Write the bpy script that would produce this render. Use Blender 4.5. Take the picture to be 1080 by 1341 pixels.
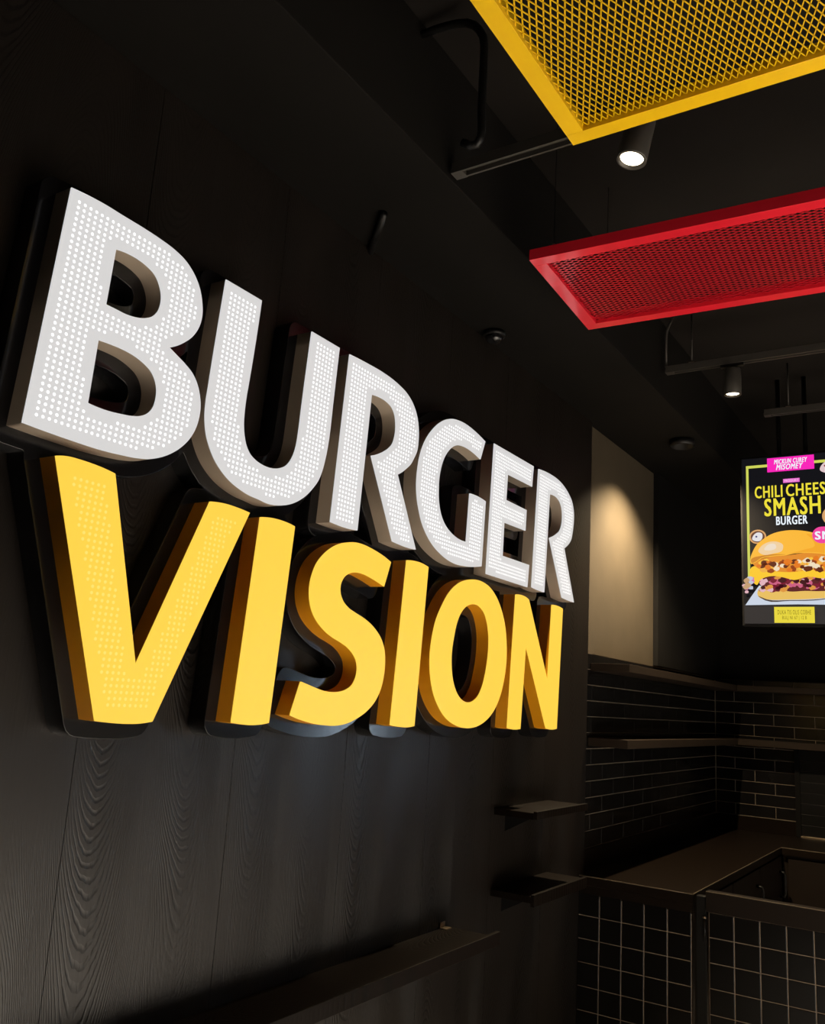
import bpy, bmesh, math, random
import numpy as np
from mathutils import Vector, Matrix

random.seed(7)
for o in list(bpy.data.objects):
    bpy.data.objects.remove(o)
scene = bpy.context.scene
COL = scene.collection

# ------------------------------------------------------------------ camera
EYE = 1.65
cam_d = bpy.data.cameras.new('camera')
cam_d.sensor_fit = 'VERTICAL'
cam_d.sensor_height = 36.0
cam_d.lens = 1151.567 * 36.0 / 1341.0
cam_d.clip_start = 0.02
cam = bpy.data.objects.new('camera', cam_d)
COL.objects.link(cam)
right = Vector((0.84030117, 0.53870518, 0.06075092))
down = Vector((-0.06220803, 0.20713842, -0.97633183))
fwd = Vector((-0.53853886, 0.81663358, 0.20757044))
rot = Matrix((right, -down, -fwd)).transposed()
cam.matrix_world = Matrix.Translation((0, 0, EYE)) @ rot.to_4x4()
scene.camera = cam

# ------------------------------------------------------------------ view, world
vs = scene.view_settings
vs.view_transform = 'Standard'
vs.look = 'None'
vs.gamma = 1.0
vs.use_curve_mapping = False
vs.exposure = 0.0
world = bpy.data.worlds.new('world')
scene.world = world
world.use_nodes = True
bg = world.node_tree.nodes['Background']
bg.inputs['Color'].default_value = (0.72, 0.86, 1.0, 1)
bg.inputs['Strength'].default_value = 9.0

# ------------------------------------------------------------------ lamp strengths
P_SPOT1 = 12.0      # track spotlight by the yellow panel
P_SPOT2 = 12.0      # track spotlight below the red panel
P_ROOM = 1000.0      # shop-floor lamps outside the picture
P_WASH = 260.0       # downlight washing the plaster


# ------------------------------------------------------------------ materials
MATS = {}


def mat(name, col, rough=0.5, metal=0.0, spec=0.5, emit=None, es=1.0, coat=0.0,
        noise=0.0, nscale=20.0, bump=0.0, bscale=60.0):
    if name in MATS:
        return MATS[name]
    m = bpy.data.materials.new(name)
    m.use_nodes = True
    nt = m.node_tree
    b = nt.nodes['Principled BSDF']
    b.inputs['Base Color'].default_value = (*col, 1)
    b.inputs['Roughness'].default_value = rough
    b.inputs['Metallic'].default_value = metal
    b.inputs['Specular IOR Level'].default_value = spec
    b.inputs['Coat Weight'].default_value = coat
    b.inputs['Coat Roughness'].default_value = 0.1
    if emit:
        b.inputs['Emission Color'].default_value = (*emit, 1)
        b.inputs['Emission Strength'].default_value = es
    if noise or bump:
        geo = nt.nodes.new('ShaderNodeNewGeometry')
    if noise:
        n = nt.nodes.new('ShaderNodeTexNoise')
        n.inputs['Scale'].default_value = nscale
        n.inputs['Detail'].default_value = 4
        nt.links.new(geo.outputs['Position'], n.inputs['Vector'])
        r = nt.nodes.new('ShaderNodeValToRGB')
        r.color_ramp.elements[0].position = 0.25
        r.color_ramp.elements[1].position = 0.75
        r.color_ramp.elements[0].color = (*[c * (1 - noise) for c in col], 1)
        r.color_ramp.elements[1].color = (*[min(1, c * (1 + noise)) for c in col], 1)
        nt.links.new(n.outputs['Fac'], r.inputs['Fac'])
        nt.links.new(r.outputs['Color'], b.inputs['Base Color'])
    if bump:
        n = nt.nodes.new('ShaderNodeTexNoise')
        n.inputs['Scale'].default_value = bscale
        n.inputs['Detail'].default_value = 5
        nt.links.new(geo.outputs['Position'], n.inputs['Vector'])
        bp = nt.nodes.new('ShaderNodeBump')
        bp.inputs['Strength'].default_value = bump
        bp.inputs['Distance'].default_value = 0.004
        nt.links.new(n.outputs['Fac'], bp.inputs['Height'])
        nt.links.new(bp.outputs['Normal'], b.inputs['Normal'])
    MATS[name] = m
    return m


def wood_mat(name, dark, light, rough, axis, along, spec=0.5):
    """Open-grain stained oak: contour lines of a stretched noise field give the
    cathedral figure, a finer stretched noise the pores. axis = across, along = fibre."""
    m = bpy.data.materials.new(name)
    m.use_nodes = True
    nt = m.node_tree
    N, Lk = nt.nodes, nt.links
    b = N['Principled BSDF']
    geo = N.new('ShaderNodeNewGeometry')
    sep = N.new('ShaderNodeSeparateXYZ')
    Lk.new(geo.outputs['Position'], sep.inputs[0])

    def math_(op, a, bb):
        n = N.new('ShaderNodeMath')
        n.operation = op
        for i, v in enumerate((a, bb)):
            if v is None:
                continue
            if isinstance(v, (int, float)):
                n.inputs[i].default_value = v
            else:
                Lk.new(v, n.inputs[i])
        return n.outputs[0]

    def vec(sa, sl, off=0.0):
        c = N.new('ShaderNodeCombineXYZ')
        Lk.new(math_('MULTIPLY', sep.outputs[axis], sa), c.inputs[0])
        Lk.new(math_('MULTIPLY', sep.outputs[along], sl), c.inputs[1])
        c.inputs[2].default_value = off
        return c.outputs[0]

    def noise(v, scale, detail, dist=0.0):
        n = N.new('ShaderNodeTexNoise')
        n.inputs['Scale'].default_value = scale
        n.inputs['Detail'].default_value = detail
        n.inputs['Distortion'].default_value = dist
        Lk.new(v, n.inputs['Vector'])
        return n.outputs['Fac']

    # plain-sliced veneer: every leaf has nested parabolas about its own centre line
    W = 0.239
    sc = math_('DIVIDE', sep.outputs[axis], W)
    leaf = math_('FLOOR', sc, None)
    wn = N.new('ShaderNodeTexWhiteNoise')
    wn.noise_dimensions = '1D'
    Lk.new(leaf, wn.inputs['W'])
    wob = math_('MULTIPLY', math_('SUBTRACT', noise(vec(1.1, 1.3, 5.0), 1.0, 0.0), 0.5), 0.55)
    s0 = math_('MULTIPLY', math_('ADD', math_('SUBTRACT', math_('FRACT', sc, None), 0.5), wob), W)
    k2 = math_('MULTIPLY', math_('MULTIPLY', s0, s0), 26.0)
    sg = math_('SUBTRACT', math_('MULTIPLY', math_('GREATER_THAN', wn.outputs['Value'], 0.4), 2.0), 1.0)
    fld = math_('ADD', math_('MULTIPLY', sep.outputs[along], math_('MULTIPLY', sg, 0.62)), math_('MULTIPLY', k2, -1.0))
    fld = math_('ADD', fld, math_('MULTIPLY', noise(vec(4.0, 2.2, 1.0), 1.0, 1.0), 0.20))
    fld = math_('ADD', fld, math_('MULTIPLY', noise(vec(60.0, 9.0, 2.0), 1.0, 1.0), 0.012))
    rings = math_('SINE', math_('MULTIPLY', fld, 2 * math.pi / 0.021), None)
    msk = N.new('ShaderNodeMapRange')
    msk.inputs['From Min'].default_value = 0.36
    msk.inputs['From Max'].default_value = 0.62
    Lk.new(noise(vec(5.0, 1.6, 9.0), 1.0, 1.0), msk.inputs['Value'])
    rr0 = N.new('ShaderNodeMapRange')
    rr0.inputs['From Min'].default_value = 0.1
    rr0.inputs['From Max'].default_value = 1.0
    Lk.new(rings, rr0.inputs['Value'])
    rr_out = math_('MULTIPLY', rr0.outputs[0], msk.outputs[0])
    pores = noise(vec(150.0, 1.3, 3.0), 1.0, 2.0)
    pr = N.new('ShaderNodeMapRange')
    pr.inputs['From Min'].default_value = 0.35
    pr.inputs['From Max'].default_value = 0.75
    Lk.new(pores, pr.inputs['Value'])
    grain = math_('ADD', math_('MULTIPLY', rr_out, math_('ADD', math_('MULTIPLY', pr.outputs[0], 0.4), 0.6)), math_('MULTIPLY', pr.outputs[0], 0.2))
    ramp = N.new('ShaderNodeValToRGB')
    ramp.color_ramp.elements[0].color = (*light, 1)
    ramp.color_ramp.elements[1].color = (*dark, 1)
    ramp.color_ramp.elements[0].position = 0.05
    ramp.color_ramp.elements[1].position = 0.75
    Lk.new(grain, ramp.inputs['Fac'])
    Lk.new(ramp.outputs['Color'], b.inputs['Base Color'])
    b.inputs['Roughness'].default_value = rough
    b.inputs['Specular IOR Level'].default_value = spec
    bp = N.new('ShaderNodeBump')
    bp.invert = True
    bp.inputs['Strength'].default_value = 0.35
    bp.inputs['Distance'].default_value = 0.002
    Lk.new(grain, bp.inputs['Height'])
    Lk.new(bp.outputs['Normal'], b.inputs['Normal'])
    MATS[name] = m
    return m


M_WOOD = wood_mat('black_stained_oak', (0.0018, 0.0014, 0.0012), (0.0112, 0.0086, 0.0070), 0.36, 1, 2, 0.45)
M_SHELFWOOD = wood_mat('dark_walnut_board', (0.002, 0.0013, 0.0008), (0.0065, 0.0038, 0.0024), 0.5, 0, 1, 0.10)
M_PLASTER = mat('taupe_plaster', (0.074, 0.059, 0.039), 0.85, spec=0.2, noise=0.08, nscale=6, bump=0.08)
M_BLACKPAINT = mat('black_wall_paint', (0.006, 0.0055, 0.005), 0.8, spec=0.15, noise=0.15, nscale=5, bump=0.1)
M_CEIL = mat('dark_brown_ceiling_paint', (0.0055, 0.0048, 0.0040), 0.85, spec=0.12, noise=0.2, nscale=3, bump=0.15, bscale=30)
M_CEIL2 = mat('brown_grey_slab_paint', (0.0105, 0.0088, 0.0075), 0.85, spec=0.12, noise=0.2, nscale=3, bump=0.15, bscale=30)
M_FLOOR = mat('pale_concrete_floor', (0.50, 0.47, 0.43), 0.5, noise=0.1, nscale=3)
M_ROOM = mat('mid_grey_room_paint', (0.12, 0.11, 0.10), 0.8, noise=0.05, nscale=3)
M_GROUT = mat('grey_brown_grout', (0.27, 0.22, 0.165), 0.9, spec=0.1, noise=0.15, nscale=40)
M_TILE = mat('gloss_black_glaze', (0.008, 0.0075, 0.0075), 0.2, spec=0.35, noise=0.3, nscale=4, bump=0.03, bscale=15)
M_TILE2 = mat('satin_black_glaze', (0.0022, 0.0018, 0.0016), 0.3, spec=0.25, noise=0.3, nscale=4)
M_STEEL = mat('dark_brushed_steel', (0.017, 0.0112, 0.0075), 0.36, metal=0.6, spec=0.3, noise=0.15, nscale=30)
M_EDGE = mat('pale_metal_edge', (0.30, 0.24, 0.17), 0.4, metal=0.7)
M_DARKLAM = mat('dark_brown_laminate', (0.011, 0.0072, 0.0048), 0.6, spec=0.15, noise=0.15, nscale=8)
M_SHELF = mat('brown_shelf_laminate', (0.026, 0.018, 0.012), 0.6, spec=0.15, noise=0.12, nscale=12)
M_BLACK = mat('black_satin_metal', (0.004, 0.004, 0.004), 0.45, spec=0.3, noise=0.2, nscale=15)
M_RAIL = mat('dark_grey_track_metal', (0.055, 0.050, 0.044), 0.45, metal=0.3, noise=0.1, nscale=20)
M_BACKING = mat('gloss_black_sign_backing', (0.005, 0.005, 0.006), 0.16, spec=0.5, noise=0.2, nscale=4)
M_RETW = mat('white_grey_letter_side', (0.42, 0.35, 0.275), 0.5, noise=0.06, nscale=6)
M_RETY = mat('deep_yellow_letter_side', (0.80, 0.33, 0.004), 0.45, noise=0.06, nscale=6)
M_FACEW = mat('lit_white_acrylic', (0.12, 0.12, 0.12), 0.4, emit=(0.62, 0.615, 0.615), es=1.0)
M_DOTW = mat('lit_white_perforation', (0.1, 0.1, 0.1), 0.4, emit=(1, 1, 1), es=1.5)
M_FACEY = mat('lit_yellow_acrylic', (0.15, 0.08, 0.004), 0.4, emit=(1.0, 0.63, 0.07), es=0.99)
M_DOTY = mat('lit_yellow_perforation', (0.15, 0.08, 0.004), 0.4, emit=(1.0, 0.74, 0.16), es=0.98)
M_YEL = mat('yellow_powder_coat', (0.85, 0.52, 0.004), 0.34, coat=0.5, noise=0.03, nscale=10)
M_RED = mat('red_powder_coat', (0.70, 0.010, 0.028), 0.34, coat=0.7, noise=0.03, nscale=10)
M_LENS = mat('lit_lamp_lens', (1, 1, 1), 0.4, emit=(1.0, 0.86, 0.62), es=7.0)
M_GLASS = mat('window_glass', (0.9, 0.95, 1.0), 0.02)
M_GLASS.node_tree.nodes['Principled BSDF'].inputs['Transmission Weight'].default_value = 1.0
M_GLASS.node_tree.nodes['Principled BSDF'].inputs['IOR'].default_value = 1.02

# ------------------------------------------------------------------ helpers
ORG = {}


def tag(o, label=None, cat=None, group=None, kind=None):
    if label:
        o['label'] = label
    if cat:
        o['category'] = cat
    if group:
        o['group'] = group
    if kind:
        o['kind'] = kind
    return o


def thing(name, loc, label, cat, group=None, kind=None):
    o = bpy.data.objects.new(name, None)
    COL.objects.link(o)
    o.location = loc
    o.empty_display_size = 0.05
    ORG[o.name] = Vector(loc)
    return tag(o, label, cat, group, kind)


def link(name, me, m, parent=None, org=(0, 0, 0)):
    """mesh coordinates are relative to org (world)."""
    o = bpy.data.objects.new(name, me)
    COL.objects.link(o)
    if m and not me.materials:
        me.materials.append(m)
    org = Vector(org)
    if parent is not None:
        o.parent = parent
        o.location = org - ORG[parent.name]
    else:
        o.location = org
    ORG[o.name] = org
    return o


def mesh_from(name, verts, faces, smooth=False):
    me = bpy.data.meshes.new(name)
    me.from_pydata([tuple(v) for v in verts], [], faces)
    me.validate()
    bm = bmesh.new()
    bm.from_mesh(me)
    bmesh.ops.recalc_face_normals(bm, faces=bm.faces)
    bm.to_mesh(me)
    bm.free()
    if smooth:
        for p in me.polygons:
            p.use_smooth = True
    return me


def build(name, verts, faces, m, parent=None, smooth=False):
    """world-space verts; origin put at the middle of the base."""
    V = [Vector(v) for v in verts]
    org = Vector(((min(v.x for v in V) + max(v.x for v in V)) / 2,
                  (min(v.y for v in V) + max(v.y for v in V)) / 2,
                  min(v.z for v in V)))
    me = mesh_from(name, [v - org for v in V], faces, smooth)
    return link(name, me, m, parent, org)


BOXF = [(0, 3, 2, 1), (4, 5, 6, 7), (0, 1, 5, 4), (1, 2, 6, 5), (2, 3, 7, 6), (3, 0, 4, 7)]


def boxv(x0, x1, y0, y1, z0, z1):
    return [(x0, y0, z0), (x1, y0, z0), (x1, y1, z0), (x0, y1, z0),
            (x0, y0, z1), (x1, y0, z1), (x1, y1, z1), (x0, y1, z1)]


def box(name, b, m, parent=None, bevel=0.0):
    x0, x1, y0, y1, z0, z1 = b
    org = Vector(((x0 + x1) / 2, (y0 + y1) / 2, z0))
    V = [Vector(v) - org for v in boxv(*b)]
    me = mesh_from(name, V, BOXF)
    if bevel:
        bm = bmesh.new()
        bm.from_mesh(me)
        bmesh.ops.bevel(bm, geom=bm.edges[:], offset=bevel, segments=2, affect='EDGES', profile=0.5)
        bm.to_mesh(me)
        bm.free()
    return link(name, me, m, parent, org)


def boxes(name, bl, m, parent=None):
    V, F = [], []
    for b in bl:
        n = len(V)
        V += boxv(*b)
        F += [tuple(i + n for i in f) for f in BOXF]
    return build(name, V, F, m, parent)


def tube(name, pts, r, m, parent=None, n=10):
    P = [Vector(p) for p in pts]
    V, F = [], []
    prev = None
    for i, p in enumerate(P):
        d = (P[min(i + 1, len(P) - 1)] - P[max(i - 1, 0)]).normalized()
        if prev is None:
            a = Vector((0, 0, 1)) if abs(d.z) < 0.9 else Vector((1, 0, 0))
            u = d.cross(a).normalized()
        else:
            u = (prev - d * prev.dot(d)).normalized()
        prev = u
        w = d.cross(u)
        for k in range(n):
            t = 2 * math.pi * k / n
            V.append(p + (u * math.cos(t) + w * math.sin(t)) * r)
    for i in range(len(P) - 1):
        for k in range(n):
            F.append((i * n + k, i * n + (k + 1) % n, (i + 1) * n + (k + 1) % n, (i + 1) * n + k))
    F.append(tuple(range(n)))
    F.append(tuple(range((len(P) - 1) * n, len(P) * n)))
    return build(name, V, F, m, parent, smooth=n > 6)


def lathe(name, prof, org, m, parent=None, n=28, tilt=None):
    """prof: (radius, z) list turned about the z axis through org."""
    V, F = [], []
    for r, z in prof:
        for k in range(n):
            t = 2 * math.pi * k / n
            v = Vector((r * math.cos(t), r * math.sin(t), z))
            V.append(tilt @ v if tilt else v)
    for i in range(len(prof) - 1):
        for k in range(n):
            F.append((i * n + k, i * n + (k + 1) % n, (i + 1) * n + (k + 1) % n, (i + 1) * n + k))
    if prof[0][0] > 1e-6:
        F.append(tuple(range(n)))
    if prof[-1][0] > 1e-6:
        F.append(tuple(range((len(prof) - 1) * n, len(prof) * n)))
    me = mesh_from(name, V, F)
    for p in me.polygons:
        p.use_smooth = len(p.vertices) == 4
    return link(name, me, m, parent, org)


def curve_mesh(name, loops, half, rnd=0.0):
    """filled, extruded 2D outline(s) with holes -> mesh in (x, y, +-half)."""
    cu = bpy.data.curves.new('outline', 'CURVE')
    cu.dimensions = '2D'
    cu.fill_mode = 'BOTH'
    cu.extrude = half - rnd
    cu.bevel_depth = rnd
    cu.bevel_resolution = 3
    cu.offset = -rnd
    for L in loops:
        sp = cu.splines.new('POLY')
        sp.points.add(len(L) - 1)
        for i, p in enumerate(L):
            sp.points[i].co = (p[0], p[1], 0, 1)
        sp.use_cyclic_u = True
    ob = bpy.data.objects.new('outline', cu)
    COL.objects.link(ob)
    dg = bpy.context.evaluated_depsgraph_get()
    me = bpy.data.meshes.new_from_object(ob.evaluated_get(dg))
    me.name = name
    bpy.data.objects.remove(ob)
    bpy.data.curves.remove(cu)
    me.materials.clear()
    return me


def slab_yz(name, loops, x0, x1, m, parent=None, rnd=0.0):
    """outline in the (y, z) plane, solid between x0 and x1."""
    me = curve_mesh(name, loops, (x1 - x0) / 2, rnd)
    A = np.vstack(loops)
    org = Vector(((x0 + x1) / 2, float(A[:, 0].mean()), float(A[:, 1].min())))
    for v in me.vertices:
        cx, cy, cz = v.co
        v.co = (cz, cx - org.y, cy - org.z)
    me.update()
    return link(name, me, m, parent, org)


def slab_xz(name, loops, y0, y1, m, parent=None):
    """outline in the (x, z) plane, solid between y0 and y1."""
    me = curve_mesh(name, loops, (y1 - y0) / 2)
    A = np.vstack(loops)
    org = Vector((float(A[:, 0].mean()), (y0 + y1) / 2, float(A[:, 1].min())))
    for v in me.vertices:
        cx, cy, cz = v.co
        v.co = (cx - org.x, -cz, cy - org.z)
    me.update()
    return link(name, me, m, parent, org)


def tile_mesh(name, w, h, t, m, normal):
    """glazed tile, w along the wall, h up, t thick with eased edges. origin at
    the centre of its back. normal '+x' or '-y'."""
    e = 0.0025
    back = [(-w / 2, -h / 2), (w / 2, -h / 2), (w / 2, h / 2), (-w / 2, h / 2)]
    fr = [(-w / 2 + e, -h / 2 + e), (w / 2 - e, -h / 2 + e), (w / 2 - e, h / 2 - e), (-w / 2 + e, h / 2 - e)]
    V = []
    for L, d in ((back, 0.0), (back, t - e * 0.6), (fr, t)):
        for a, z in L:
            V.append((d, a, z) if normal == '+x' else (a, -d, z))
    F = [(0, 1, 2, 3), (8, 9, 10, 11)]
    for k in range(4):
        j = (k + 1) % 4
        F += [(k, j, 4 + j, 4 + k), (4 + k, 4 + j, 8 + j, 8 + k)]
    me = mesh_from(name, V, F)
    me.materials.append(m)
    return me


def put(name, me, org, parent):
    return link(name, me, None, parent, org)


# ------------------------------------------------------------------ setting
FX = -1.635          # face of the oak-clad sign wall
TX = -1.663          # face of the tiled / plastered wall behind the counter
YB = 6.62            # back wall
SOFF = 3.102         # underside of the dropped beam along the sign wall
CEIL = 3.475
YEND = 4.11          # far end of the oak cladding


def struct(o):
    o['kind'] = 'structure'
    return o


struct(box('floor', (-1.9, 4.7, -3.2, 13.2, -0.1, 0.0), M_FLOOR))
struct(box('ceiling', (-1.9, 4.7, -3.2, 13.2, CEIL, CEIL + 0.1), M_CEIL2))

wall_l = struct(box('wall_left', (-1.86, FX - 0.013, -3.0, YEND, 0.0, SOFF), M_BLACKPAINT))
w = 0.478
y = YEND - 15 * w
while y < YEND - 0.01:
    box('veneer_panel', (FX - 0.013, FX, max(y, -3.0) + 0.0008, y + w - 0.0008, 0.0, SOFF - 0.001), M_WOOD, wall_l)
    y += w

wall_r = struct(box('wall_left_rear', (-1.86, TX - 0.0022, YEND, YB + 0.15, 0.0, SOFF), M_GROUT))
struct(box('wall_left_upper', (TX - 0.0021, TX, YEND, YB, 1.9245, SOFF), M_PLASTER))
wall_b = struct(box('wall_back', (TX - 0.002, 1.5, YB + 0.0022, YB + 0.15, 0.0, CEIL), M_GROUT))
struct(box('wall_back_upper', (TX, 1.5, YB, YB + 0.0021, 1.9245, CEIL), M_BLACKPAINT))
struct(box('trim_1', (TX, TX + 0.03, 5.2, YB, 1.93, SOFF), M_BLACKPAINT))
struct(box('trim_2', (-1.86, -1.2, -3.0, YB, SOFF, CEIL), M_CEIL, bevel=0.004))

# the rest of the room, out of the picture: shop floor, glazed shopfront on the far right
struct(box('wall_right_front', (4.5, 4.65, -3.0, 9.9, 0.0, CEIL), M_ROOM))
struct(box('wall_right_rear', (4.5, 4.65, 12.4, 13.0, 0.0, CEIL), M_ROOM))
struct(box('wall_right_lintel', (4.5, 4.65, 9.9, 12.4, 2.3, CEIL), M_ROOM))
struct(box('wall_front', (-1.86, 4.65, -3.15, -3.0, 0.0, CEIL), M_ROOM))
struct(box('wall_partition', (1.5, 1.62, YB + 0.15, 13.0, 0.0, CEIL), M_ROOM))
struct(box('wall_far', (1.5, 4.65, 13.0, 13.15, 0.0, CEIL), M_ROOM))
win = thing('window_1', (4.56, 11.15, 0.0), None, None, kind='structure')
for a, b in ((9.9, 9.96), (11.12, 11.18), (12.34, 12.4)):
    box('window_frame', (4.53, 4.6, a, b, 0.0, 2.3), M_BLACK, win)
for a, b in ((0.0, 0.06), (2.24, 2.3)):
    box('window_frame', (4.535, 4.595, 9.96, 12.34, a, b), M_BLACK, win)
for a, b in ((9.96, 11.12), (11.18, 12.34)):
    box('window_pane', (4.56, 4.566, a, b, 0.06, 2.24), M_GLASS, win)

# wall tiles, running bond: left wall (12 courses) and back wall
CH = 0.0766
Z0 = 1.0048           # first bed joint, on the steel upstand
TL = 0.3165
cache = {}
for r in range(12):
    z = Z0 + CH * (r + 0.5)
    y1 = YB - 0.003
    first = TL if r % 2 == 0 else TL / 2
    while y1 > YEND + 0.02:
        y0 = max(y1 - first, YEND)
        wd = round(y1 - y0, 4)
        first = TL
        if wd not in cache:
            cache[wd] = tile_mesh('tile', wd - 0.003, CH - 0.003, 0.0078, M_TILE, '+x')
        put('tile', cache[wd], (TX - 0.008, (y0 + y1) / 2, z), wall_r)
        y1 = y0
BW = 0.2625
tb = tile_mesh('tile', BW - 0.003, CH - 0.003, 0.0078, M_TILE, '-y')
tb_h = tile_mesh('tile', BW / 2 - 0.003, CH - 0.003, 0.0078, M_TILE, '-y')
for r in range(12):
    z = Z0 + CH * (r + 0.5)
    lim = -1.135 if r < 6 else 0.45
    if r % 2 == 0:
        put('tile', tb_h, (TX + 0.001 + BW / 4, YB + 0.008, z), wall_b)
        xs = TX + 0.001 + BW / 2
    else:
        xs = TX + 0.001
    n = 0
    while xs + BW * (n + 1) < lim + 0.02:
        put('tile', tb, (xs + BW * (n + 0.5), YB + 0.008, z), wall_b)
        n += 1
    if r % 2 == 0 and r < 6:
        put('tile', tb_h, (xs + BW * n + BW / 4, YB + 0.008, z), wall_b)

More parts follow.
